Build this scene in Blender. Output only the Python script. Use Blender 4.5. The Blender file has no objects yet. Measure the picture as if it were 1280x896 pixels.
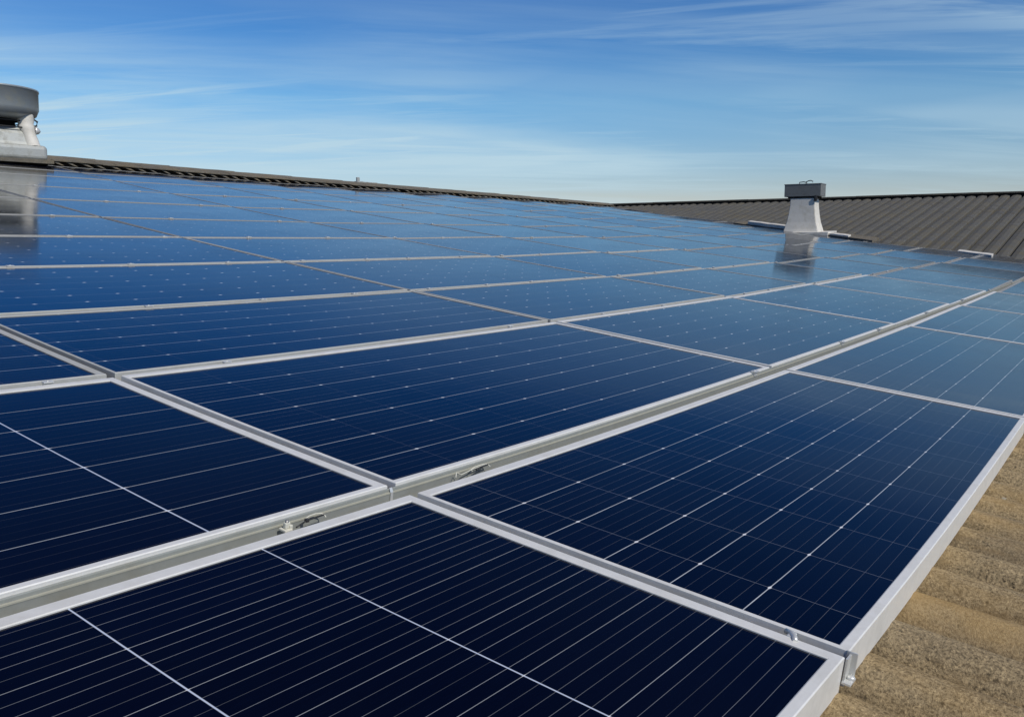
import bpy, bmesh, math, random
from mathutils import Vector, Matrix, noise
from math import radians as rad, sin, cos, pi, sqrt, asinh
random.seed(7)
SC = bpy.context.scene
COL = SC.collection

# ---------------------------------------------------------------- camera, sky, sun, exposure
Z0 = 8.0                                      # eye height over the yard
R_ = Vector((0.5911314, -0.8065752, 0.0))     # camera right
D_ = Vector((-0.1024979, -0.0751198, -0.9918927))  # camera down
F_ = Vector((0.8000361, 0.5863390, -0.1270779))    # camera forward
cam = bpy.data.cameras.new('camera')
co = bpy.data.objects.new('camera', cam); COL.objects.link(co)
cam.sensor_width = 36; cam.lens = 1116.484 / 1280 * 36
cam.clip_start = .02; cam.clip_end = 3000
m = Matrix((( R_.x, -D_.x, -F_.x, 0), (R_.y, -D_.y, -F_.y, 0), (R_.z, -D_.z, -F_.z, Z0), (0, 0, 0, 1)))
co.matrix_world = m
SC.camera = co

SUN_EL = rad(45); SUN_AZ = rad(192)           # azimuth clockwise from +Y
sd = Vector((sin(SUN_AZ) * cos(SUN_EL), cos(SUN_AZ) * cos(SUN_EL), sin(SUN_EL)))
sl = bpy.data.lights.new('sun', 'SUN'); sl.energy = 3.6; sl.angle = rad(.53); sl.color = (1, .955, .88)
so = bpy.data.objects.new('sun', sl); COL.objects.link(so)
so.rotation_euler = (-sd).to_track_quat('-Z', 'Y').to_euler(); so.location = (0, 0, 30)

w = bpy.data.worlds.new('World'); SC.world = w; w.use_nodes = True
nt = w.node_tree; N = nt.nodes; L = nt.links; N.clear()
def nd(t, **k):
    n = N.new(t)
    for a, b in k.items(): setattr(n, a, b)
    return n
out = nd('ShaderNodeOutputWorld'); bg = nd('ShaderNodeBackground')
sky = nd('ShaderNodeTexSky', sky_type='NISHITA', sun_disc=False, sun_elevation=SUN_EL, sun_rotation=SUN_AZ,
         altitude=60, air_density=1.0, dust_density=.35, ozone_density=2.2)
bg.inputs['Strength'].default_value = .115
tc = nd('ShaderNodeTexCoord'); sep = nd('ShaderNodeSeparateXYZ'); L.new(tc.outputs['Generated'], sep.inputs[0])
def VM(op, a, b):
    n = nd('ShaderNodeVectorMath', operation=op); L.new(a, n.inputs[0])
    if isinstance(b, tuple): n.inputs[1].default_value = b
    else: L.new(b, n.inputs[1])
    return n
# a deep, clean autumn sky: contrast of the physical sky raised about its own brightness
sk = VM('MULTIPLY', sky.outputs[0], (.115, .115, .115)).outputs[0]
gm_ = nd('ShaderNodeGamma'); gm_.inputs[1].default_value = 1.42; L.new(sk, gm_.inputs[0])
hs0 = VM('MULTIPLY', gm_.outputs[0], (8.2, 8.55, 9.1))
# clearer air overhead, milky air near the horizon
rp_ = nd('ShaderNodeValToRGB'); L.new(sep.outputs[2], rp_.inputs[0])
er = rp_.color_ramp.elements; er[0].position = .03; er[0].color = (.98, .79, .83, 1); er[1].position = .28; er[1].color = (.11, .62, 1.0, 1)
e_ = er.new(.15); e_.color = (.70, .95, 1.0, 1); e_ = er.new(.5); e_.color = (.07, .34, .66, 1); er[0].position = .035; e_ = er.new(.0); e_.color = (.76, .78, .98, 1)
hs = VM('MULTIPLY', hs0.outputs[0], rp_.outputs[0])
def M(op, a, b=None, c=None):
    n = nd('ShaderNodeMath', operation=op)
    for i, v in enumerate((a, b, c)):
        if v is None: continue
        if isinstance(v, (int, float)): n.inputs[i].default_value = v
        else: L.new(v, n.inputs[i])
    return n.outputs[0]
# cirrus on a plane high above: direction / (height + curvature term)
den = M('ADD', M('MAXIMUM', sep.outputs[2], 0.0), .09)
pl = VM('DIVIDE', tc.outputs['Generated'], (1, 1, 1)); cv_ = nd('ShaderNodeCombineXYZ')
for k_ in range(3): L.new(den, cv_.inputs[k_])
pv = VM('DIVIDE', pl.outputs[0], cv_.outputs[0]).outputs[0]
def streaks(ang, la, lb, off, sc, det, ro, dist):
    c_ = nd('ShaderNodeCombineXYZ')
    L.new(M('MULTIPLY', VM('DOT_PRODUCT', pv, (cos(ang), sin(ang), 0)).outputs['Value'], la), c_.inputs[0])
    L.new(M('MULTIPLY', VM('DOT_PRODUCT', pv, (-sin(ang), cos(ang), 0)).outputs['Value'], lb), c_.inputs[1])
    c_.inputs[2].default_value = off
    n = nd('ShaderNodeTexNoise'); n.inputs['Scale'].default_value = sc; n.inputs['Detail'].default_value = det
    n.inputs['Roughness'].default_value = ro; n.inputs['Distortion'].default_value = dist
    L.new(c_.outputs[0], n.inputs['Vector']); return n
n1 = streaks(rad(-44), .16, .8, 1.7, 1.5, 8, .60, .7)
n1b = streaks(rad(-62), .35, 1.9, 5.1, 1.6, 6, .6, .5)
n2 = streaks(rad(-50), .22, .35, 9.3, 1.3, 3, .5, .3)
def MR(v, a, b, c, d):
    n = nd('ShaderNodeMapRange'); n.clamp = True
    L.new(v, n.inputs[0])
    for i, x in enumerate((a, b, c, d)): n.inputs[i + 1].default_value = x
    return n.outputs[0]
cl = M('MAXIMUM', MR(n1.outputs[0], .36, .62, 0, 1), M('MULTIPLY', MR(n1b.outputs[0], .47, .62, 0, 1), 1.0))
cl = M('MULTIPLY', cl, MR(n2.outputs[0], .36, .60, .2, 1))
cl = M('MULTIPLY', M('MULTIPLY', cl, .78), MR(sep.outputs[2], .17, .33, 1, .06))
mx = nd('ShaderNodeMix', data_type='RGBA'); L.new(cl, mx.inputs[0]); L.new(hs.outputs[0], mx.inputs[6]); mx.inputs[7].default_value = (4.5, 6.0, 6.8, 1)
L.new(mx.outputs[2], bg.inputs['Color']); L.new(bg.outputs[0], out.inputs[0])

SC.view_settings.view_transform = 'Standard'; SC.view_settings.look = 'None'
SC.view_settings.exposure = 0.0; SC.view_settings.gamma = 1; SC.view_settings.use_curve_mapping = False

# ---------------------------------------------------------------- the roof surface (slightly sagging 7 degree slope)
GG = [-0.0620412, -0.0465610, -0.0319800, 0.0064893, -0.0037700, 0.0099867, 0.0178224]
DD = [0.0601459, 0.0397868, -0.0740569, -0.1922861, 0.0074135, 0.0088543, 0.1122913, -0.0043322, 0.0793669,
      -0.0273127, -0.0081038, 0.0103532, -0.0205269, 0.0120566, 0.0059450, -0.0080738, 0.0068794, 0.0637444]
def G(a, b):
    u = a / 8; v = b / 8; g = GG
    return g[0]*u*u + g[1]*u*v + g[2]*v*v + g[3]*u**3 + g[4]*u*u*v + g[5]*u*v*v + g[6]*v**3
def DB(a, b):
    l = asinh((a - 1) / 1.5); k = asinh(b / 2.); u = a / 8; v = b / 8; d = DD
    return .3 * (d[0]*l + d[1]*l**2 + d[2]*l**3 + d[3]*l*k + d[4]*l*l*k + d[5]*u*v + d[6]*u*u + d[7]*u*u*v + d[16]*l**4)
def DA(a, b):
    l = asinh((a - 1) / 1.5); k = asinh(b / 2.); u = a / 8; v = b / 8; d = DD
    return .3 * (d[8]*k + d[9]*k**2 + d[10]*k**3 + d[11]*k*l + d[12]*k*k*l + d[13]*u*v + d[14]*v*v + d[15]*u*v*v + d[17]*k**4)
def P(u, v, h=0.0):
    """array coordinates (along the rows, down the slope; 1 = 0.6 m) and height in metres -> world"""
    a, b = u, v
    for _ in range(25):
        a, b = .5*a + .5*(u + DA(a, b)), .5*b + .5*(v + DB(a, b))
    n = 1 + G(a, b) - h / .6
    return Vector((.6*a, -.5955583*b + .0728723*n, Z0 - .0728723*b - .5955583*n))

# ---------------------------------------------------------------- helpers
def tag(o, label=None, cat=None, group=None, kind=None):
    if label: o['label'] = label
    if cat: o['category'] = cat
    if group: o['group'] = group
    if kind: o['kind'] = kind
    return o
def obj(name, bm, mat, parent=None, smooth=False, loc=None, normals=True):
    if normals: bmesh.ops.recalc_face_normals(bm, faces=bm.faces)
    me = bpy.data.meshes.new(name); bm.to_mesh(me); bm.free()
    if smooth:
        for p in me.polygons: p.use_smooth = True
    for mt in (mat if isinstance(mat, (list, tuple)) else [mat]): me.materials.append(mt)
    o = bpy.data.objects.new(name, me); COL.objects.link(o)
    if parent: o.parent = parent
    if loc is not None: o.location = loc
    return o
def empty(name, loc=(0, 0, 0), rz=0, rot=None):
    o = bpy.data.objects.new(name, None); COL.objects.link(o); o.location = loc
    o.rotation_euler = rot if rot is not None else (0, 0, rz)
    o.empty_display_size = .1
    return o
def box(bm, x0, x1, y0, y1, z0, z1, bev=0.0, f=None, seg=2):
    t = bmesh.new()
    vs = [t.verts.new((x, y, z)) for x in (x0, x1) for y in (y0, y1) for z in (z0, z1)]
    for q in ((0,1,3,2),(4,6,7,5),(0,4,5,1),(2,3,7,6),(0,2,6,4),(1,5,7,3)): t.faces.new([vs[i] for i in q])
    bmesh.ops.recalc_face_normals(t, faces=t.faces)
    if bev: bmesh.ops.bevel(t, geom=t.edges[:], offset=bev, segments=seg, affect='EDGES', profile=.5)
    if f:
        for v in t.verts: v.co = f(v.co)
    merge(bm, t)
def merge(bm, t):
    mp = {v: bm.verts.new(v.co) for v in t.verts}
    for fc in t.faces:
        try: bm.faces.new([mp[v] for v in fc.verts]).smooth = fc.smooth
        except ValueError: pass
    t.free()
def lathe(bm, prof, seg=32, c=(0, 0, 0), close=False):
    rings = []
    for r, z in prof:
        rings.append([bm.verts.new((c[0] + r*cos(2*pi*i/seg), c[1] + r*sin(2*pi*i/seg), c[2] + z)) for i in range(seg)])
    for a, b in zip(rings, rings[1:]):
        for i in range(seg):
            f = bm.faces.new((a[i], a[(i+1) % seg], b[(i+1) % seg], b[i])); f.smooth = True
    if close:
        bm.faces.new(rings[0]); bm.faces.new(rings[-1])
def tube(bm, pts, r, seg=8):
    pts = [Vector(p) for p in pts]; rings = []
    for i, p in enumerate(pts):
        d = (pts[min(i+1, len(pts)-1)] - pts[max(i-1, 0)]).normalized()
        s = d.cross(Vector((.13, .21, .97))).normalized(); t = d.cross(s)
        rings.append([bm.verts.new(p + r*(cos(2*pi*k/seg)*s + sin(2*pi*k/seg)*t)) for k in range(seg)])
    for a, b in zip(rings, rings[1:]):
        for k in range(seg):
            f = bm.faces.new((a[k], a[(k+1) % seg], b[(k+1) % seg], b[k])); f.smooth = True
    bm.faces.new(rings[0]); bm.faces.new(rings[-1])

# ---------------------------------------------------------------- materials
class MT:
    def __init__(s, name, rough=.5, metal=0, spec=.5, col=(.5, .5, .5)):
        s.m = bpy.data.materials.new(name); s.m.use_nodes = True; s.t = s.m.node_tree; s.n = s.t.nodes; s.l = s.t.links
        s.b = s.n['Principled BSDF']
        s.b.inputs['Roughness'].default_value = rough; s.b.inputs['Metallic'].default_value = metal
        s.b.inputs['Specular IOR Level'].default_value = spec; s.b.inputs['Base Color'].default_value = (*col, 1)
        s.tc = s.n.new('ShaderNodeTexCoord')
    def link(s, v, sock):
        if isinstance(v, (int, float)): sock.default_value = v
        elif isinstance(v, tuple): sock.default_value = (*v, 1) if len(v) == 3 and sock.type == 'RGBA' else v
        else: s.l.new(v, sock)
    def math(s, op, a, b=0.0, c=0.0):
        n = s.n.new('ShaderNodeMath'); n.operation = op
        for i, v in enumerate((a, b, c)): s.link(v, n.inputs[i])
        return n.outputs[0]
    def noise(s, scale=5, detail=4, rough=.55, vec=None, stretch=None, dist=0, rot=None, loc=None):
        v = vec if vec is not None else s.tc.outputs['Object']
        if stretch or rot:
            mp = s.n.new('ShaderNodeMapping')
            if stretch: mp.inputs['Scale'].default_value = stretch
            if rot: mp.inputs['Rotation'].default_value = rot
            if loc: mp.inputs['Location'].default_value = loc
            s.l.new(v, mp.inputs[0]); v = mp.outputs[0]
        n = s.n.new('ShaderNodeTexNoise'); n.inputs['Scale'].default_value = scale; n.inputs['Detail'].default_value = detail
        n.inputs['Roughness'].default_value = rough; n.inputs['Distortion'].default_value = dist
        s.l.new(v, n.inputs['Vector']); return n.outputs[0]
    def mr(s, v, a, b, c=0., d=1.):
        n = s.n.new('ShaderNodeMapRange'); n.clamp = True; s.l.new(v, n.inputs[0])
        for i, x in enumerate((a, b, c, d)): s.link(x, n.inputs[i+1])
        return n.outputs[0]
    def mix(s, f, a, b):
        n = s.n.new('ShaderNodeMix'); n.data_type = 'RGBA'
        s.link(f, n.inputs[0]); s.link(a, n.inputs[6]); s.link(b, n.inputs[7]); return n.outputs[2]
    def color(s, v): s.link(v, s.b.inputs['Base Color'])
    def rough(s, v): s.link(v, s.b.inputs['Roughness'])
    def bump(s, h, strength=.3, dist=.01):
        n = s.n.new('ShaderNodeBump'); n.inputs['Strength'].default_value = strength; n.inputs['Distance'].default_value = dist
        s.l.new(h, n.inputs['Height']); s.l.new(n.outputs[0], s.b.inputs['Normal'])

def solar_material(name, bus=.22, line_a=.55, line_b=.10, diamond=.75, wa=.007, wb=.0022, db=.034, wbus=.0022, ymask=None, xmask=None):
    M_ = MT(name, .07, 0, .14)
    M_.b.inputs['IOR'].default_value = 1.34; M_.b.inputs['Specular IOR Level'].default_value = .5
    geo = M_.tc.outputs['UV']
    sp = M_.n.new('ShaderNodeSeparateXYZ'); M_.l.new(geo, sp.inputs[0]); x, y = sp.outputs[0], sp.outputs[1]
    px = M_.math('PINGPONG', x, .5); py = M_.math('PINGPONG', y, .5)
    pb = M_.math('DIVIDE', M_.math('PINGPONG', M_.math('MULTIPLY', y, 5.), .5), 5.)
    obn = M_.noise(3, 2, vec=geo, stretch=(.35, .9, 1))
    var = M_.mr(obn, .35, .65, .45, 1.15)
    # silicon: near black blue, faintly different from cell to cell, with the finest finger lines
    fl = M_.n.new('ShaderNodeCombineXYZ'); M_.l.new(M_.math('FLOOR', x), fl.inputs[0]); M_.l.new(M_.math('FLOOR', y), fl.inputs[1])
    wn = M_.n.new('ShaderNodeTexWhiteNoise'); wn.noise_dimensions = '2D'; M_.l.new(fl.outputs[0], wn.inputs['Vector'])
    base = M_.mix(wn.outputs[0], (.0005, .0009, .0048), (.0009, .0015, .0076))
    fing = M_.noise(40, 2, vec=geo, stretch=(.12, 4., 1))
    base = M_.mix(M_.mr(fing, .5, .75, 0, .5), base, (.0016, .004, .015))
    wl = M_.n.new('ShaderNodeTexWhiteNoise'); wl.noise_dimensions = '1D'; M_.l.new(M_.math('ROUND', M_.math('MULTIPLY', y, 5.)), wl.inputs['W'])
    var = M_.math('MULTIPLY', var, M_.mr(wl.outputs[0], 0., 1., .35, 1.1))
    my = M_.math('MULTIPLY', M_.math('GREATER_THAN', y, ymask[0]), M_.math('LESS_THAN', y, ymask[1])) if ymask else 1.0
    mxx = M_.math('LESS_THAN', x, xmask) if xmask else 1.0
    def lt(v, t): return M_.mr(v, t * .6, t * 1.25, 1., 0.)
    c = base
    c = M_.mix(M_.math('MULTIPLY', lt(pb, wbus), M_.math('MULTIPLY', var, .85)), c, (bus * .95, bus, bus * 1.08))
    c = M_.mix(M_.math('MULTIPLY', M_.math('MULTIPLY', lt(px, wb), .9), mxx), c, (line_b * .9, line_b, line_b * 1.2))
    c = M_.mix(M_.math('MULTIPLY', M_.math('MULTIPLY', lt(py, wa), my), M_.mr(obn, .3, .7, .6, 1.)), c, (line_a * .95, line_a, line_a * 1.03))
    if diamond:
        dd = M_.math('ADD', M_.math('MULTIPLY', px, .8), M_.math('MULTIPLY', py, 1.35))
        c = M_.mix(M_.math('MULTIPLY', M_.math('MULTIPLY', lt(dd, db), my), mxx), c, (diamond, diamond, diamond))
    # dust film and a few droppings
    dust = M_.noise(.9, 6, .65)
    c = M_.mix(M_.mr(dust, .45, .75, .0, .003), c, (.35, .37, .38))
    vo = M_.n.new('ShaderNodeTexVoronoi'); vo.inputs['Scale'].default_value = 2.6; M_.l.new(M_.tc.outputs['Object'], vo.inputs['Vector'])
    c = M_.mix(M_.mr(vo.outputs['Distance'], .008, .014, .55, 0.), c, (.42, .42, .40))
    M_.color(c)
    M_.rough(M_.mr(M_.noise(1.7, 4, .6), .3, .7, .06, .14))
    wv = M_.noise(1.6, 2, .5)
    M_.bump(wv, .05, .02)
    return M_.m
MAT = {}
MAT['glass_r'] = solar_material('solar_cells_dotted')
MAT['glass_rb'] = solar_material('solar_cells_gridded', line_b=.16, wb=.0035, bus=.20, wbus=.0024, ymask=(.5, 5.5))
MAT['glass_l'] = solar_material('solar_cells_ribboned', bus=.30, line_a=.34, line_b=.60, diamond=.7, wa=.0042, wb=.0042, db=.012, wbus=.0032, ymask=(.5, 5.5), xmask=41.5)
MAT['glass_m'] = solar_material('solar_cells_striped', bus=.10, line_a=.5, line_b=.6, diamond=.8, wa=.0062, wb=.0038, db=.02, ymask=(.5, 6.5))
MAT['glass_q'] = solar_material('solar_cells_finely_dotted', ymask=(.5, 6.5))
MAT['glass_f'] = solar_material('solar_cells_far_dotted', line_a=.22, line_b=.03, bus=.08, diamond=.8, db=.046)

def aluminium(name, col, rough=.38, metal=.75, dirt=.25, dcol=(.30, .28, .23)):
    M_ = MT(name, rough, metal, .5)
    a = M_.noise(9, 6, .65); b = M_.noise(60, 3, .6)
    c = M_.mix(M_.mr(b, .3, .7), tuple(x * .93 for x in col), col)
    c = M_.mix(M_.mr(a, .5, .72, 0, dirt), c, dcol)
    M_.color(c); M_.rough(M_.mr(a, .3, .7, rough * .85, rough * 1.3)); M_.bump(b, .06, .002)
    return M_.m
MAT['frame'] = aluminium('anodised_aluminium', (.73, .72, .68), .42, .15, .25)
MAT['frame_mid'] = aluminium('mid_grey_aluminium', (.45, .45, .42), .48, .1, .4)  # darker frame tone for the middle rows
MAT['frame_far'] = aluminium('dark_grey_aluminium', (.33, .33, .31), .5, .15, .45)  # darkest frame tone, for the far panels
MAT['rail_lip'] = aluminium('sunlit_rail_edge', (.40, .39, .31), .5, .2, .4)  # paler than the channel: light caught by the ledge is in the colour
MAT['channel'] = aluminium('olive_grey_channel', (.31, .32, .29), .5, .25, .5, (.20, .19, .14))  # kept dark: occlusion inside the channel is partly in this colour
MAT['rail'] = aluminium('weathered_rail_aluminium', (.34, .34, .31), .5, .3, .6, (.26, .25, .18))
MAT['clamp'] = aluminium('bright_clamp_metal', (.66, .66, .63), .35, .4, .15)
MAT['bolt'] = aluminium('dull_bolt_steel', (.35, .34, .32), .45, .8, .4)
MAT['galv'] = aluminium('weathered_galvanised_sheet', (.42, .43, .40), .5, .35, .8, (.20, .19, .15))
MAT['bowl'] = aluminium('dark_galvanised_bowl', (.32, .35, .36), .40, .4, .7, (.36, .35, .27))
MAT['dark'] = MT('gap_shade_black', .8, 0, .2, (.012, .011, .010)).m  # near-black that stands in for shade in gaps and recesses
MAT['capgrey'] = aluminium('grey_painted_cap', (.16, .165, .158), .5, 0, .3, (.07, .07, .06))
MAT['cream'] = aluminium('cream_painted_sheet', (.66, .63, .56), .55, 0, .6, (.44, .40, .31))
MAT['wire'] = MT('dark_cable', .5, 0, .4, (.03, .03, .03)).m
MAT['whitewire'] = MT('pale_cable', .45, 0, .5, (.62, .60, .50)).m

def cement(name, c1, c2, spot, moss):
    M_ = MT(name, .92, 0, .15)
    v = M_.tc.outputs['Object']
    big = M_.noise(1.1, 6, .62); streak = M_.noise(5, 5, .6, stretch=(1.6, .16, 1)); fine = M_.noise(230, 3, .8); mid = M_.noise(22, 5, .7)
    c = M_.mix(M_.mr(big, .35, .68), c1, c2)
    c = M_.mix(M_.mr(streak, .45, .7, 0, .45), c, tuple(x * .72 for x in c2))
    c = M_.mix(M_.mr(mid, .50, .68, 0, .6), c, moss)
    c = M_.mix(M_.mr(fine, .46, .66, 0, .75), c, spot)
    vo = M_.n.new('ShaderNodeTexVoronoi'); vo.inputs['Scale'].default_value = 70; M_.l.new(v, vo.inputs['Vector'])
    c = M_.mix(M_.math('MULTIPLY', M_.mr(vo.outputs['Distance'], .14, .26, .95, 0.), M_.mr(mid, .45, .55)), c, spot)
    pale = M_.noise(60, 4, .7, loc=(3, 1, 0), stretch=(1, .8, 1))
    c = M_.mix(M_.mr(pale, .56, .70, 0, .5), c, tuple(min(.6, x * 1.35) for x in c1))
    grit = M_.noise(170, 2, .6, loc=(1, 9, 0))
    c = M_.mix(M_.mr(grit, .56, .64, 0, .6), c, (spot[0] * 1.3, spot[1] * 1.3, spot[2] * 1.3))
    c = M_.mix(M_.mr(grit, .42, .34, 0, .55), c, tuple(min(.6, x * 1.4) for x in c1))
    stain = M_.noise(9, 5, .65, stretch=(1.4, .22, 1), loc=(4, 2, 0))
    c = M_.mix(M_.mr(stain, .56, .66, 0, .55), c, (c2[0] * .5, c2[1] * .42, c2[2] * .32))
    grey = M_.noise(4.5, 4, .6, stretch=(1, .35, 1), loc=(7, 1, 0))
    c = M_.mix(M_.mr(grey, .48, .66, 0, .4), c, M_.mix(M_.mr(fine, .35, .65), (c2[0] * .95, c2[1] * 1.02, c2[2] * 1.2), (c1[0] * .4, c1[1] * .42, c1[2] * .5)))
    gold = M_.noise(3.2, 5, .65, stretch=(1.2, .5, 1), loc=(2, 5, 0))
    c = M_.mix(M_.mr(gold, .48, .66, 0, .55), c, (c1[0] * 1.02, c1[1] * .88, c1[2] * .62))
    vf = M_.n.new('ShaderNodeTexVoronoi'); vf.inputs['Scale'].default_value = 9; M_.l.new(v, vf.inputs['Vector'])
    c = M_.mix(M_.mr(M_.math('ADD', vf.outputs['Distance'], M_.math('MULTIPLY', fine, .10)), .095, .115, .8, 0.), c, (.42, .40, .33))
    M_.color(c)
    M_.bump(M_.math('ADD', fine, M_.math('MULTIPLY', mid, .8)), .55, .006)
    return M_.m
MAT['cement'] = cement('lichened_fibre_cement', (.39, .295, .165), (.28, .215, .125), (.045, .035, .022), (.17, .12, .06))
MAT['wing'] = cement('dark_weathered_fibre_cement', (.120, .119, .108), (.104, .102, .093), (.06, .057, .05), (.11, .10, .082))
MAT['flash'] = cement('mossy_ridge_flashing', (.20, .18, .145), (.145, .13, .10), (.06, .055, .045), (.13, .115, .08))
MAT['wall'] = cement('rendered_wall', (.38, .36, .32), (.33, .31, .28), (.26, .25, .22), (.30, .29, .25))
gm = MT('yard_ground', .9, 0, .2); gm.color(gm.mix(gm.mr(gm.noise(.05, 6), .4, .6), (.07, .09, .035), (.13, .12, .09))); MAT['ground'] = gm.m

# ---------------------------------------------------------------- ground and building
bm = bmesh.new()
vs = [bm.verts.new(c) for c in ((-1500, -1500, 0), (1500, -1500, 0), (1500, 1500, 0), (-1500, 1500, 0))]; bm.faces.new(vs)
tag(obj('ground', bm, MAT['ground']), kind='structure')

def prof(t):
    """corrugation, t in pitches: wide rounded crests, narrow valleys (0..1)"""
    return abs(cos(pi * t)) ** .5
ROOF_H = -.052
PITCH = .25                        # 0.15 m
UL, UR, VT, VB = -13.0, 33.5, -20.15, 4.5
build = empty('warehouse_building', (0, 0, 0))
tag(build, 'warehouse with tan and dark grey corrugated roofs carrying the solar panels', 'building')
bm = bmesh.new()
K = 16
us = [UL + i * PITCH / K for i in range(int((UR - UL) / PITCH * K) + 1)]
vv = [VT + (VB - VT) * (j / 30) for j in range(31)]
prev = None
# the smooth surface is sampled on a coarse net and interpolated, then corrugated
cu = [UL + (UR - UL) * i / 90 for i in range(91)]
net = [[P(u, v, ROOF_H) for v in vv] for u in cu]
def roofpt(u, j):
    t = (u - UL) / (UR - UL) * 90; i = min(int(t), 89); f = t - i
    return net[i][j].lerp(net[i+1][j], f)
for u in us:
    h = (prof(u / PITCH) - 1) * .075
    row_ = []
    for j in range(31):
        p = roofpt(u, j); row_.append(bm.verts.new((p.x, p.y, p.z + h)))
    if prev:
        for j in range(30): bm.faces.new((prev[j], row_[j], row_[j+1], prev[j+1])).smooth = True
    prev = row_
roof = obj('roof', bm, MAT['cement'], build, normals=False)
tag(roof, 'tan lichen stained corrugated fibre cement roof')

RIDGE_V = -19.95
WX, WZ, WS = 20.2, Z0 + .97, .185    # wing ridge x, height, slope
def wing_z(x): return WZ - WS * (WX - x)
# far side of the main roof
bm = bmesh.new()
a = [P(u, VT, ROOF_H) for u in cu]
t0 = [bm.verts.new(p) for p in a]; t1 = [bm.verts.new((p.x, p.y + 12, p.z - 1.5)) for p in a]
for i in range(len(a) - 1): bm.faces.new((t0[i], t0[i+1], t1[i+1], t1[i]))
obj('far_roof_slope', bm, MAT['cement'], build)
# wing roof, ribs run along x, repeated along y
bm = bmesh.new(); prev = None
y0, y1 = -9.0, 12.6
WP = .2
wprof = [(0, -.12), (.09, -.12), (.11, -.018), (.16, 0), (.5, .012), (.86, 0), (.975, -.024), (.999, -.12)]
y = y0
while y < y1:
    dz = random.uniform(-.004, .004)
    for t, h in wprof:
        yy = y + t * WP
        r = [bm.verts.new((x, yy, wing_z(x) + h + dz + .004 * sin(yy * 1.7 + x))) for x in (12.0, 14.0, 16.0, 18.0, 20.15)]
        if prev:
            for k in range(4): bm.faces.new((prev[k], prev[k+1], r[k+1], r[k]))
        prev = r
    y += WP
tag(obj('wing_roof', bm, MAT['wing'], build, normals=False), 'dark grey corrugated roof slope of the wing behind the panels')
bm = bmesh.new()
q = [(20.25, y0, WZ), (20.25, y1, WZ), (30, y1, WZ - 1.8), (30, y0, WZ - 1.8)]
bm.faces.new([bm.verts.new(c) for c in q]); obj('far_wing_slope', bm, MAT['wing'], build)
# wing ridge capping: dark, thin, pale upper edge
bm = bmesh.new()
for k in range(9):
    ya = y0 + k * 2.42; yb = min(ya + 2.44, y1)
    dz = .003 * (k % 2)
    box(bm, 20.02, 20.42, ya, yb, WZ + .012 + dz, WZ + .045 + dz, .004)
obj('wing_ridge_cap', bm, MAT['flash'], build)
bm = bmesh.new(); box(bm, 20.06, 20.30, y0, y1, WZ - .14, WZ + .012); obj('wing_ridge_shade', bm, MAT['dark'], build)  # near-black box in place of the shade below the wing cap
# main ridge: capping pieces that overlap, a near-black sheet for the shade in the toothed gap below
ridge_f = lambda u: P(u, RIDGE_V, 0)
bm = bmesh.new(); u = UL; k = 0
while u < 33.0:
    n = 8; L1 = 1.9
    for si, (va, ha, vb, hb) in enumerate(((-19.80, .066, -20.35, .092), (-20.35, .092, -20.9, .02))):
        r0 = []; 
        for i in range(n + 1):
            uu = u + (L1 + .06) * i / n; dz = .006 * (i / n) + .004 * noise.noise((uu * 2, 0, 3))
            pa = P(uu, va, ha + dz); pb = P(uu, vb, hb + dz)
            r0.append((bm.verts.new(pa), bm.verts.new(pb), bm.verts.new(pa - Vector((0, 0, .018)))))
        for c, d in zip(r0, r0[1:]):
            bm.faces.new((c[0], d[0], d[1], c[1]))
            if si == 0: bm.faces.new((c[2], d[2], d[0], c[0]))
    u += L1; k += 1
tag(obj('ridge_cap', bm, MAT['flash'], build), 'weathered overlapping ridge capping')
bm = bmesh.new(); r0 = []
for i in range(121):
    uu = UL + (33 - UL) * i / 120
    r0.append((bm.verts.new(P(uu, -19.9, -.10)), bm.verts.new(P(uu, -19.9, .060))))
for c, d in zip(r0, r0[1:]): bm.faces.new((c[0], d[0], d[1], c[1]))
obj('ridge_gap_shade', bm, MAT['dark'], build)  # black sheet painted in as the shadow under the ridge cap
# slanting flashing tabs below the ridge cap, one at each corrugation
bm = bmesh.new(); u = UL
while u < 32.5:
    ex = random.uniform(-.05, .05); a = P(u, -19.84, .048); b = P(u + .25 + ex, -19.80, .002); c = P(u + .31 + ex, -19.80, .0); d = P(u + .12 + ex, -19.84, .05)
    e = P(u + .03, -19.82, .022)
    bm.faces.new([bm.verts.new(x) for x in (a, b, c, d)])
    u += .333 * random.uniform(.93, 1.07)
obj('flashing_tab', bm, MAT['flash'], build); build.children[-1]['kind'] = 'stuff'
# walls
bm = bmesh.new(); pb = [P(UL, VB, -.3), P(UR, VB, -.3)]
box(bm, pb[0].x + .3, 29.5, pb[0].y + .4, pb[0].y + .7, 0, pb[0].z - .35)
box(bm, pb[0].x + .3, pb[0].x + .6, pb[0].y + .7, 23.2, 0, pb[0].z - .35)
box(bm, pb[0].x + .6, 29.5, 22.9, 23.2, 0, pb[0].z - .35)
box(bm, 29.2, 29.5, pb[0].y + .7, 22.9, 0, pb[0].z - .35)
obj('wall', bm, MAT['wall'], build)

# ---------------------------------------------------------------- valley (where the array runs into the wing roof)
def valley_x(v):
    lo, hi = 18.0, 34.0
    for _ in range(30):
        mid = (lo + hi) / 2; p = P(mid, v, 0)
        if p.z > wing_z(p.x) + .015: lo = mid
        else: hi = mid
    return lo
def valley_pt(v, h=0.0):
    p = P(valley_x(v), v, 0); return Vector((p.x, p.y, p.z + h))

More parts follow.
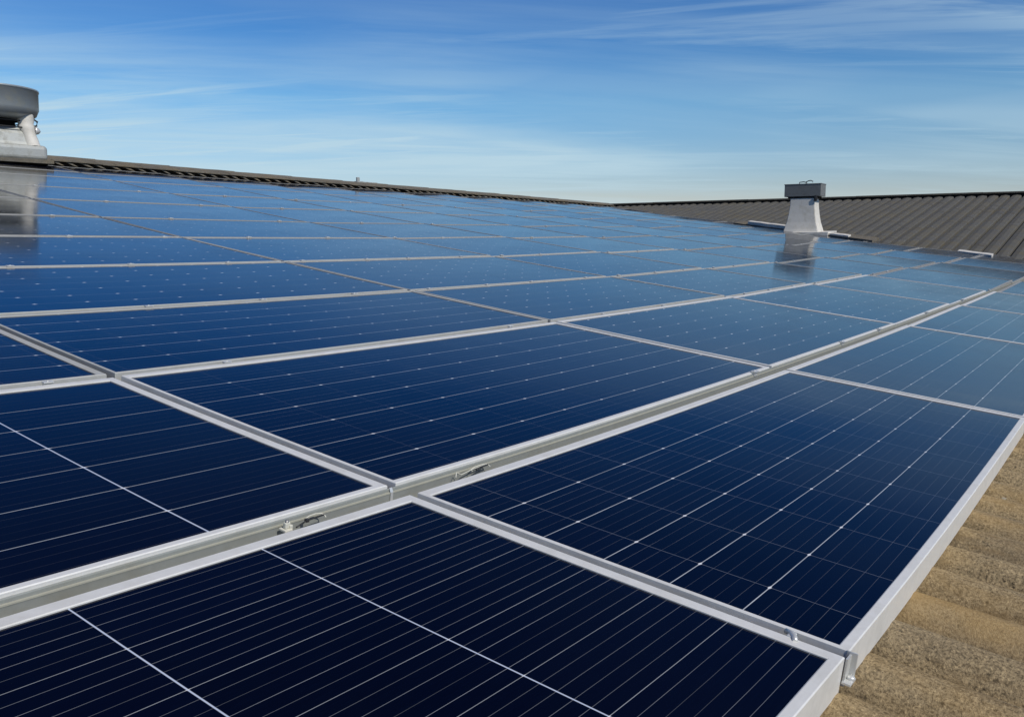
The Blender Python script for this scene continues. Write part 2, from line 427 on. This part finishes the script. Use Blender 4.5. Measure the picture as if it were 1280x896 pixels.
# ---------------------------------------------------------------- solar panels
# rows: (outer upper v, outer lower v), gaps between rows
GAPW = .055
rowlines = [-3.585, -5.052, -6.785, -8.624, -10.503, -12.61, -14.68, -16.85, -18.34]
rows = [(-1.80, -.436), (-3.585 + .018, -1.898)]
for i in range(len(rowlines) - 1):
    rows.append((rowlines[i+1] + GAPW * .35, rowlines[i] - GAPW * .65))
rows.append((-19.60, rowlines[-1] - GAPW * .65))
cols = [-4.69, -1.33, 2.045, 5.39, 8.627, 11.163, 13.682, 16.165, 18.65, 21.12, 23.6, 26.1, 28.6, 31.1]
cols0 = [-4.69, -1.33, 2.045, 5.39, 8.627, 11.163, 13.682, 16.165, 18.65, 21.12, 23.6, 26.1, 28.6, 31.1]
ROWN = ['row nearest the lower roof edge, below the wide channel', 'first row above the wide channel', 'second row above the wide channel', 'third row above the wide channel',
        'fourth row above the wide channel', 'fifth row above the wide channel', 'sixth row above the wide channel', 'seventh row above the wide channel',
        'eighth row above the wide channel', 'narrow row next to top', 'narrow top row under the ridge cap']
ORD = ['first', 'second', 'third', 'fourth', 'fifth', 'sixth', 'seventh', 'eighth', 'ninth', 'tenth', 'eleventh', 'twelfth', 'thirteenth']
NEAR = {}
def pix(p):
    q = p - Vector((0, 0, Z0)); z = q.dot(F_)
    if z < .05: return None
    return 640 + 1116.5 * q.dot(R_) / z, 448 + 1116.5 * q.dot(D_) / z
npan = 0
def make_panel(ri, ci, label):
    global npan
    ua, ub = cols[ci], cols[ci+1]; va, vb = rows[ri]
    near = ua < 9 and ri < 4
    jit = lambda s: random.uniform(-s, s)
    # outer edges; the frame shows wide on its right and upper sides
    o = [ua + .017, ub - .020, va, vb]
    lips = [.014, .036, .042, .028 if ri else .029]
    if ri == 1: lips[3] = .026
    if ri >= 2: lips[3] = .014; lips[2] = .028
    if ri >= 4: lips[3] = .012; lips[2] = .02
    if ri >= 3 or ua > 8: lips[0] = .008; lips[1] = .018
    t = (jit(.0012), jit(.0012), jit(.0012), jit(.0012))
    if ua > 8: t = (t[0], t[1] + (.006 if ua < 13 else .013 if ua < 18 else .024), t[2], t[3])
    def H(u, v):
        fu = (u - ua) / (ub - ua) - .5; fv = (v - va) / (vb - va) - .5
        return t[0] + 2 * t[1] * fu + 2 * t[2] * fv
    base = P((ua + ub) / 2, (va + vb) / 2, ROOF_H)
    th = empty('solar_panel', base)
    tag(th, label, 'solar panel', 'solar panels covering the roof slope')
    nu = 12 if near else 6; nv = 6 if near else 3
    def ring(ins, h, extra=None):
        x0, x1, y0_, y1_ = o[0] + ins[0], o[1] - ins[1], o[2] + ins[2], o[3] - ins[3]
        pts = [(x0 + (x1 - x0) * i / nu, y1_) for i in range(nu)] + [(x1, y1_ + (y0_ - y1_) * i / nv) for i in range(nv)] + \
              [(x1 + (x0 - x1) * i / nu, y0_) for i in range(nu)] + [(x0, y0_ + (y1_ - y0_) * i / nv) for i in range(nv)]
        return [P(u, v, h + H(u, v)) - base for u, v in pts]
    fm = bmesh.new()
    e = .003
    dep = -.055 if ri == 0 else -.040
    spec = [([.03]*4, dep), ([0]*4, dep), ([0]*4, -.0016), ([e]*4, 0), ([x - e for x in lips], 0), (lips, -.0012), (lips, -.006)]
    R = [[fm.verts.new(c) for c in ring(*s)] for s in spec]
    n = len(R[0])
    for a, b in zip(R, R[1:]):
        for i in range(n): fm.faces.new((a[i], a[(i+1) % n], b[(i+1) % n], b[i]))
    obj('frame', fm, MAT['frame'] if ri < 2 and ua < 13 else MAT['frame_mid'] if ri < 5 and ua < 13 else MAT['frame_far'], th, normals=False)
    gb = bmesh.new(); uvl = gb.loops.layers.uv.new('UVMap')
    x0, x1, y0_, y1_ = o[0] + lips[0] - .002, o[1] - lips[1] + .002, o[2] + lips[2] - .002, o[3] - lips[3] + .002
    # cell layout
    mat = MAT['glass_r']; cu_ = .315; ou = x0 + ((x1 - x0) % .315) * .62; nvc = round((y1_ - y0_) / .225); cv = (y1_ - y0_) / nvc; ov = y0_
    if ri == 0: cv = .205; ov = -1.735; mat = MAT['glass_rb']
    if ri == 0 and ci == 2: ou = 2.265
    if ri == 0 and ci <= 1: mat = MAT['glass_l']; cu_ = .50; ou = .94
    if ri == 1:
        cv = .2285; ov = -3.493
        mat = MAT['glass_q']
        if ci == 2: ou = 2.395; cu_ = .325
    if ri == 1 and ci <= 1: mat = MAT['glass_m']; cu_ = .72; ou = 1.40
    if (ri >= 3 and ci >= 1) or (ri >= 1 and ci >= 3): mat = MAT['glass_f']
    V = [[None] * (nv + 1) for _ in range(nu + 1)]
    for i in range(nu + 1):
        for j in range(nv + 1):
            u = x0 + (x1 - x0) * i / nu; v = y0_ + (y1_ - y0_) * j / nv
            V[i][j] = (gb.verts.new(P(u, v, -.003 + H(u, v)) - base), ((u - ou) / cu_ + 40, (v - ov) / cv + 0))
    for i in range(nu):
        for j in range(nv):
            q = (V[i][j], V[i][j+1], V[i+1][j+1], V[i+1][j])
            f = gb.faces.new([x[0] for x in q]); f.smooth = True
            for lp, x in zip(f.loops, q): lp[uvl].uv = x[1]
    g = obj('glass', gb, mat, th, normals=False)
    npan += 1
    return th
special = {
    (0, 1): 'panel lowest in the corner nearest the eye, crossed by two bright white lines',
    (0, 2): 'nearest panel beside the tan roof, bright dotted ribbons over its cells',
    (0, 3): 'second panel along the tan roof edge, beyond the dotted nearest one',
    (1, 1): 'near panel above the wide channel with a single thin white cross line',
    (1, 2): 'long dark panel above the wide channel, behind its first wire loop and clip',
}
for ri in range(len(rows)):
    vis = []
    for ci in range(1, len(cols) - 1):
        ua, ub = cols[ci], cols[ci+1]; va, vb = rows[ri]
        if min(valley_x(va), valley_x(vb)) < ua + .25 and valley_x(va) < ua + .25: continue
        pts = [pix(P(ua + (ub - ua) * i / 6, va + (vb - va) * j / 3)) for i in range(7) for j in range(4)]
        if not any(p and -25 < p[0] < 1305 and 0 < p[1] < 925 for p in pts): continue
        vis.append(ci)
    for k, ci in enumerate(vis):
        lab = special.get((ri, ci)) or f'{ORD[k]} solar panel from the left, {ROWN[ri]}'
        if k == len(vis) - 1 and (ri, ci) not in special: lab = f'farthest panel, at the wing roof, {ROWN[ri]}'
        make_panel(ri, ci, lab)
print('panels', npan)

# ---------------------------------------------------------------- rails under the gaps
def strip(name, segs, u0, u1, n, mat, parent=None, along='u'):
    """extrude the profile segs [(v, h), ...] along u (or swapped)"""
    bm = bmesh.new(); prev = None
    for i in range(n + 1):
        s = u0 + (u1 - u0) * i / n
        r = [bm.verts.new(P(s, v, h) if along == 'u' else P(v, s, h)) for v, h in segs]
        if prev:
            for a, b, c, d in zip(prev, prev[1:], r[1:], r): bm.faces.new((a, b, c, d))
        prev = r
    return obj(name, bm, mat, parent)
GAPN = ['the wide channel above the lowest row of panels', 'the first gap above the wide channel', 'the second gap above the wide channel', 'the third gap above the wide channel',
        'the fourth gap above the wide channel', 'the fifth gap above the wide channel', 'the sixth gap above the wide channel', 'the seventh gap above the wide channel',
        'the eighth gap above the wide channel', 'the topmost gap under the ridge']
VXE = valley_x(-1.85) - .1
ch = strip('mounting_rail', [(-1.8965, -.075), (-1.8965, -.006), (-1.892, -.005), (-1.8905, -.007), (-1.8895, -.0125), (-1.885, -.0140), (-1.8845, -.040), (-1.802, -.040), (-1.802, -.075)], -1.3, VXE, 90, MAT['channel'])
strip('rail_lip', [(-1.8893, -.0120), (-1.884, -.0128), (-1.8835, -.0150)], -1.3, VXE, 90, MAT['rail_lip'], ch)
strip('splice_plate', [(-1.8905, -.004), (-1.8888, -.005), (-1.8835, -.0115), (-1.8825, -.012), (-1.8825, -.034)], 2.026, 2.038, 1, MAT['clamp'], ch)
tag(ch, 'wide grey aluminium channel rail running between the two lowest rows of panels', 'rail')
for k, vl in enumerate(rowlines):
    o = strip('mounting_rail', [(vl - .05, -.075), (vl - .05, -.034), (vl + .03, -.034), (vl + .03, -.075)], -1.3, valley_x(vl) - .1, 60, MAT['rail'])
    tag(o, f'slim aluminium rail lying in {GAPN[k+1]}', 'rail', 'slim rails between the rows')
for k, ul in enumerate(cols[2:8]):
    o = strip('cross_rail', [(ul - .03, -.10), (ul - .03, -.044), (ul + .03, -.044), (ul + .03, -.10)], -.56, -19.5, 50, MAT['rail'], along='v')
    tag(o, f'aluminium cross rail under the {ORD[k]} upslope joint from the left', 'rail', 'cross rails running up the slope')

# ---------------------------------------------------------------- clamps on the row gaps
def frame_at(u, v, h=0.0):
    p = P(u, v, h); du = (P(u + .05, v, h) - p).normalized(); dv = (P(u, v - .05, h) - p)
    n = du.cross(dv).normalized(); dv = n.cross(du)
    return p, Matrix((du, dv, n)).transposed()
def clamp_mesh():
    bm = bmesh.new()
    box(bm, -.024, .024, -.016, .012, .0012, .0075, .0015)
    box(bm, -.020, .020, -.010, .010, -.02, .0012)
    return bm
def bolt_mesh():
    bm = bmesh.new(); lathe(bm, [(.0001, .0105), (.0045, .0105), (.0055, .0095), (.0055, .0072)], 12)
    return bm
pc = None
def clamp(u, v, label, group, near=False, sc=1.0):
    sc *= .6
    global pc
    p, R = frame_at(u, v)
    if pc is None:
        pc = empty('mid_clamp'); pc_plate = obj('plate', clamp_mesh(), MAT['clamp'], pc); pc_bolt = obj('bolt', bolt_mesh(), MAT['clamp'], pc, smooth=True)
        r = pc
    else:
        r = pc.copy(); COL.objects.link(r)
        for c in list(pc.children):
            d = c.copy(); COL.objects.link(d); d.parent = r
    r.location = p; r.rotation_euler = R.to_euler(); r.scale = (sc, sc, sc)
    tag(r, label, 'clamp', group)
    return r
for u, v, lab in ((2.60, -3.585, 'pale clamp on the first gap just beyond its nearest crossing with the upslope joint'),
                  (4.86, -3.585, 'pale clamp on the first gap close before its bright crossing in midfield'),
                  (6.10, -3.585, 'first pale clamp past the bright midfield crossing on the first gap'),
                  (7.15, -3.585, 'second pale clamp past the bright midfield crossing on the first gap'),
                  (1.76, -3.585, 'pale clamp on the first gap near the picture edge, before its nearest crossing')):
    clamp(u, v, lab, 'clamps bridging the first gap', sc=.85)
for k, vl in enumerate(rowlines[:7]):
    u = 3.0 if k else 9.0
    lim = valley_x(vl) - .5; i = 0
    while u < lim:
        clamp(u + random.uniform(-.12, .12), vl, f'small bright clamp sitting on {GAPN[k+1]}' + (', far stretch' if k == 0 else ''), f'clamps on {GAPN[k+1]}' + (', far stretch' if k == 0 else ''), sc=1.0 + .05 * k)
        u += (1.12, .84)[k < 3] if k < 4 else 1.68
for u in (5.1, 6.9, 8.0, 9.9, 11.9, 13.9, 16.0):
    clamp(u, -1.893, 'small bright clamp standing in the wide channel, far stretch', 'clamps in the wide channel', sc=1.15)

# near fittings in the wide channel
def local(u, v, h): return frame_at(u, v, h)
def fit(name, label, cat, u, v, h, parts, rz=0):
    p, R = frame_at(u, v, h); e = empty(name, p); e.rotation_euler = (R @ Matrix.Rotation(rz, 3, 'Z')).to_euler(); tag(e, label, cat)
    e.scale = {'channel_clip': (.66, .66, .66), 'wire_loop': (.85, .8, .75), 'end_clamp': (.9, 1, .8)}.get(name, (1, 1, 1))
    for pn, bm, mt in parts: obj(pn, bm, mt, e)
    return e
b1 = bmesh.new(); box(b1, -.014, .010, -.016, .012, 0, .007, .002); box(b1, -.008, .008, -.008, .004, .007, .024, .003); box(b1, .004, .013, -.012, -.002, .004, .016, .002)
b1b = bmesh.new(); lathe(b1b, [(.0001, .030), (.003, .030), (.0042, .029), (.0042, .0245), (.0055, .0245), (.0055, .0235)], 6, c=(-.001, -.003, 0))
fit('channel_clip', 'cream upright clip with a nut in the near part of the wide channel', 'clip', 1.60, -1.862, -.018, [('bracket', b1, MAT['whitewire']), ('nut', b1b, MAT['bolt'])])
def loop_pts(L1, W1, hh, k=0):
    return [(-L1, -W1 * .3, .002), (-L1 * .95, W1 * .4, hh * .7), (-L1 * .4, W1 * .8, hh), (L1 * .3, W1 * .9, hh * 1.05), (L1 * .85, W1 * .5, hh * .9), (L1, -W1 * .1, hh * .5), (L1 * .9, -W1 * .7, .003)]
b2 = bmesh.new(); tube(b2, loop_pts(.024, .011, .009), .0012)
b2b = bmesh.new(); tube(b2b, [(-.055, -.010, .001), (-.035, -.004, .003), (-.022, 0, .004), (.022, .0, .006)], .0018); box(b2b, -.026, -.018, -.005, .004, .001, .009, .0015)
fit('wire_loop', 'small wire loop with dark plug lying right after the cream clip in the channel', 'wire', 1.70, -1.858, -.013, [('wire', b2, MAT['whitewire']), ('plug', b2b, MAT['wire'])])
b3 = bmesh.new(); tube(b3, loop_pts(.034, .010, .008), .0012); tube(b3, [(-.10, -.006, .001), (-.088, .004, .010), (-.078, -.004, .004), (-.06, .002, .002), (-.03, .004, .005), (.02, .004, .008)], .0013)
b3b = bmesh.new(); tube(b3b, [(-.02, -.003, .004), (.0, 0, .006), (.03, .002, .006)], .0022)
fit('wire_loop', 'tangled pale wire in the channel just past the nearest crossing', 'wire', 2.45, -1.862, -.014, [('wire', b3, MAT['whitewire']), ('plug', b3b, MAT['wire'])])
# clips on the upslope joint near the lower end
b4 = bmesh.new(); tube(b4, [(-.012, -.010, .004), (-.004, -.006, .006), (.006, .002, .006), (.012, .012, .003)], .0042); box(b4, -.006, .014, -.004, .006, .0, .006, .002)
fit('cable_clip', 'small white cable clip on the joint near the lower roof edge', 'clip', 2.03, -.565, -.004, [('clip_body', b4, MAT['clamp'])])
# end clamp closing the joint at the lower edge
b5 = bmesh.new(); box(b5, -.010, .012, -.004, -.001, -.048, -.004); box(b5, .010, .0125, -.012, .004, -.046, .001, .001); box(b5, -.014, .014, -.014, -.001, -.050, -.045, .001)
b5b = bmesh.new(); lathe(b5b, [(.0001, .006), (.005, .006), (.006, .003), (.006, 0)], 10, c=(.004, -.009, -.045))
fit('end_clamp', 'bright end clamp closing the joint over the tan roof', 'clamp', 2.045, -.436, 0, [('bracket', b5, MAT['clamp']), ('bolt', b5b, MAT['clamp'])])

# ---------------------------------------------------------------- flashing strips along the valley
def valley_strip(name, v0, v1, wdt, h0, h1, mat, label=None, cat=None, parent=None, off=0.):
    bm = bmesh.new(); prev = None; n = max(4, int(abs(v1 - v0) * 6))
    for i in range(n + 1):
        v = v0 + (v1 - v0) * i / n; p = valley_pt(v); j = .006 * noise.noise((v * 3, 1, 1))
        ws = wdt * (1 + .12 * noise.noise((v * 2.3, 4, 1)))
        a = p + Vector((-ws * .5 + off, 0, h0 + j)); b = p + Vector((off - ws * .45, 0, h1 + j)); c = p + Vector((ws + off, 0, h1 + WS * ws + j)); d = p + Vector((ws + off, 0, h0 - .05))
        r = [bm.verts.new(x) for x in (a, b, c, d)]
        if prev:
            for s, t, x, y in zip(prev, prev[1:], r[1:], r): bm.faces.new((s, t, x, y))
        else: bm.faces.new(r)
        prev = r
    bm.faces.new(prev)
    o = obj(name, bm, mat, parent)
    if label: tag(o, label, cat)
    return o
valley_strip('valley_flashing', -6.6, -12.0, .26, -.03, .025, MAT['flash'], parent=build)
valley_strip('flashing_strip', -9.6, -11.35, .10, .03, .085, MAT['cream'], 'long cream flashing strip lying before the cream roof vent, further up the valley', 'flashing', off=-.05)
valley_strip('flashing_strip', -7.4, -8.1, .10, .02, .05, MAT['cream'], 'thin cream flashing strip on the lower side of the cream roof vent', 'flashing', off=-.05)
valley_strip('flashing_strip', -3.35, -4.2, .10, -.03, .03, MAT['cream'], 'pale flashing strip at the dark wing roof, last before the picture edge', 'flashing')

# ---------------------------------------------------------------- cream vent standing at the valley
V2 = Vector((15.72, 5.21, Z0 + .155))
v2 = empty('roof_vent', V2, rz=rad(2))
tag(v2, 'cream flared roof vent with a grey box cap beside the dark wing roof', 'vent')
bm = bmesh.new(); prev = None
prof2 = [(.30, .20, .04), (.285, .185, .10), (.25, .165, .22), (.225, .15, .36), (.21, .14, .50), (.205, .135, .66)]
for hy, hx, z in prof2:
    r = [bm.verts.new((x, y, z)) for x, y in ((-hx, -hy), (hx, -hy), (hx, hy), (-hx, hy))]
    if prev:
        for i in range(4): bm.faces.new((prev[i], prev[(i+1) % 4], r[(i+1) % 4], r[i]))
    prev = r
bmesh.ops.bevel(bm, geom=[e for e in bm.edges if abs(e.verts[0].co.z - e.verts[1].co.z) > .03], offset=.008, segments=2, affect='EDGES')
obj('duct', bm, MAT['cream'], v2)
bm = bmesh.new(); box(bm, -.15, .15, -.312, .312, .655, .862, .006)
obj('cap', bm, MAT['capgrey'], v2)
bm = bmesh.new(); box(bm, -.155, .155, -.318, .318, .857, .872, .004); obj('cap_rim', bm, MAT['capgrey'], v2)
bm = bmesh.new(); box(bm, -.142, .142, -.25, .25, .625, .655, .004); obj('cap_shade_band', bm, MAT['dark'], v2)  # black band added as the shadow under the cap
bm = bmesh.new()
box(bm, -.30, .26, -.50, .40, -.02, .045, .006)
for vtx in bm.verts: vtx.co.z += .10 * max(0, vtx.co.x) 
obj('base_flashing', bm, MAT['cream'], v2)
bm = bmesh.new()
tube(bm, [(0, .10, .865), (0, .10, .905), (0, .03, .912), (0, -.01, .905), (0, .0, .87)], .008)
tube(bm, [(0, -.01, .905), (0, -.05, .925), (0, -.09, .932), (0, -.13, .915), (0, -.125, .895)], .008)
tube(bm, [(0, .03, .912), (0, -.02, .90), (0, -.03, .872)], .008)
obj('lifting_hook', bm, MAT['wire'], v2)
bm = bmesh.new(); box(bm, -.158, -.135, -.255, -.20, .57, .65, .006); box(bm, -.165, -.15, -.24, -.215, .60, .67, .003)
obj('latch', bm, MAT['wire'], v2)

# ---------------------------------------------------------------- bowl vent on the ridge
rp = P(8.6, RIDGE_V, 0)
V1 = Vector((5.31, 11.9, 0)); V1.z = P(8.7, -20.2, .08).z - .04
v1 = empty('roof_vent', V1, rz=rad(-6))
tag(v1, 'grey galvanised ridge vent with a wide dark bowl on top', 'vent')
bm = bmesh.new()
lathe(bm, [(.34, .435), (.46, .455), (.525, .50), (.555, .57), (.56, .78), (.568, .785), (.568, .805), (.558, .805), (.545, .78), (.53, .58), (.34, .46)], 56)
obj('bowl', bm, MAT['bowl'], v1)
bm = bmesh.new(); lathe(bm, [(.0, .66), (.24, .65), (.53, .60)], 40); obj('bowl_floor', bm, MAT['dark'], v1)
bm = bmesh.new(); prev = None      # throat core, near-black in place of the shade inside
box(bm, -.22, .22, -.22, .22, .22, .50, .01); obj('throat', bm, MAT['dark'], v1)
bm = bmesh.new(); prev = None      # sloping panels between the legs
for hw, z in ((.40, .12), (.38, .16), (.36, .26), (.32, .33)):
    r = [bm.verts.new((x * hw, y * hw, z)) for x, y in ((-1, -1), (1, -1), (1, 1), (-1, 1))]
    if prev:
        for i in range(4): bm.faces.new((prev[i], prev[(i+1) % 4], r[(i+1) % 4], r[i]))
    prev = r
obj('skirt', bm, MAT['galv'], v1)
for sx, sy in ((-1, -1), (1, -1), (1, 1), (-1, 1)):       # four rounded corner legs, splayed out at the foot
    bm = bmesh.new(); prev = None
    for hw, z, r_ in ((.40, .12, .085), (.385, .20, .082), (.365, .28, .080), (.355, .325, .092), (.35, .36, .096), (.35, .385, .086), (.35, .42, .096), (.35, .50, .088)):
        r = [bm.verts.new((sx * hw + r_ * cos(2*pi*i/14) - sx*.04, sy * hw + r_ * sin(2*pi*i/14) - sy*.04, z)) for i in range(14)]
        if prev:
            for i in range(14): bm.faces.new((prev[i], prev[(i+1) % 14], r[(i+1) % 14], r[i])).smooth = True
        prev = r
    obj('leg', bm, MAT['cream'] if sx > 0 else MAT['galv'], v1)  # right legs get the paler sheet: sunlight on them is in the colour
bm = bmesh.new()
for z, hw in ((.335, .37), (.415, .355)):
    tube(bm, [(x * hw, y * hw, z) for x, y in ((-1, -1), (1, -1), (1, 1), (-1, 1), (-1, -1))], .008)
obj('strap', bm, MAT['wire'], v1)
bm = bmesh.new(); box(bm, -.50, .50, -.46, .46, -.06, .125, .05, seg=4); obj('base_box', bm, MAT['galv'], v1)
bm = bmesh.new(); box(bm, -.54, .54, -.52, .52, -.10, -.055, .004); obj('base_flashing', bm, MAT['flash'], v1)
bm = bmesh.new(); tube(bm, [(.33, -.30, .43), (.40, -.32, .45), (.44, -.33, .42), (.43, -.33, .37), (.38, -.32, .36)], .012); obj('cable', bm, MAT['wire'], v1)
bm = bmesh.new(); lathe(bm, [(.045, 0), (.05, .012), (.034, .05), (.0, .075)], 16)
bmesh.ops.rotate(bm, verts=bm.verts[:], matrix=Matrix.Rotation(rad(95), 3, 'Y')); bmesh.ops.translate(bm, verts=bm.verts[:], vec=(.40, -.33, .31))
obj('lamp_shade', bm, MAT['clamp'], v1)

# ---------------------------------------------------------------- small bracket on the ridge
pb = P(18.2, -20.35, .09)
bk = empty('ridge_bracket', pb); tag(bk, 'tiny grey bracket standing alone on the main ridge', 'bracket')
bm = bmesh.new(); box(bm, -.10, .05, -.04, .04, -.02, .015, .004); box(bm, -.08, -.02, -.02, .02, .015, .085, .006); box(bm, .05, .42, -.03, .03, -.02, .012, .004)
obj('bracket_plate', bm, MAT['galv'], bk)
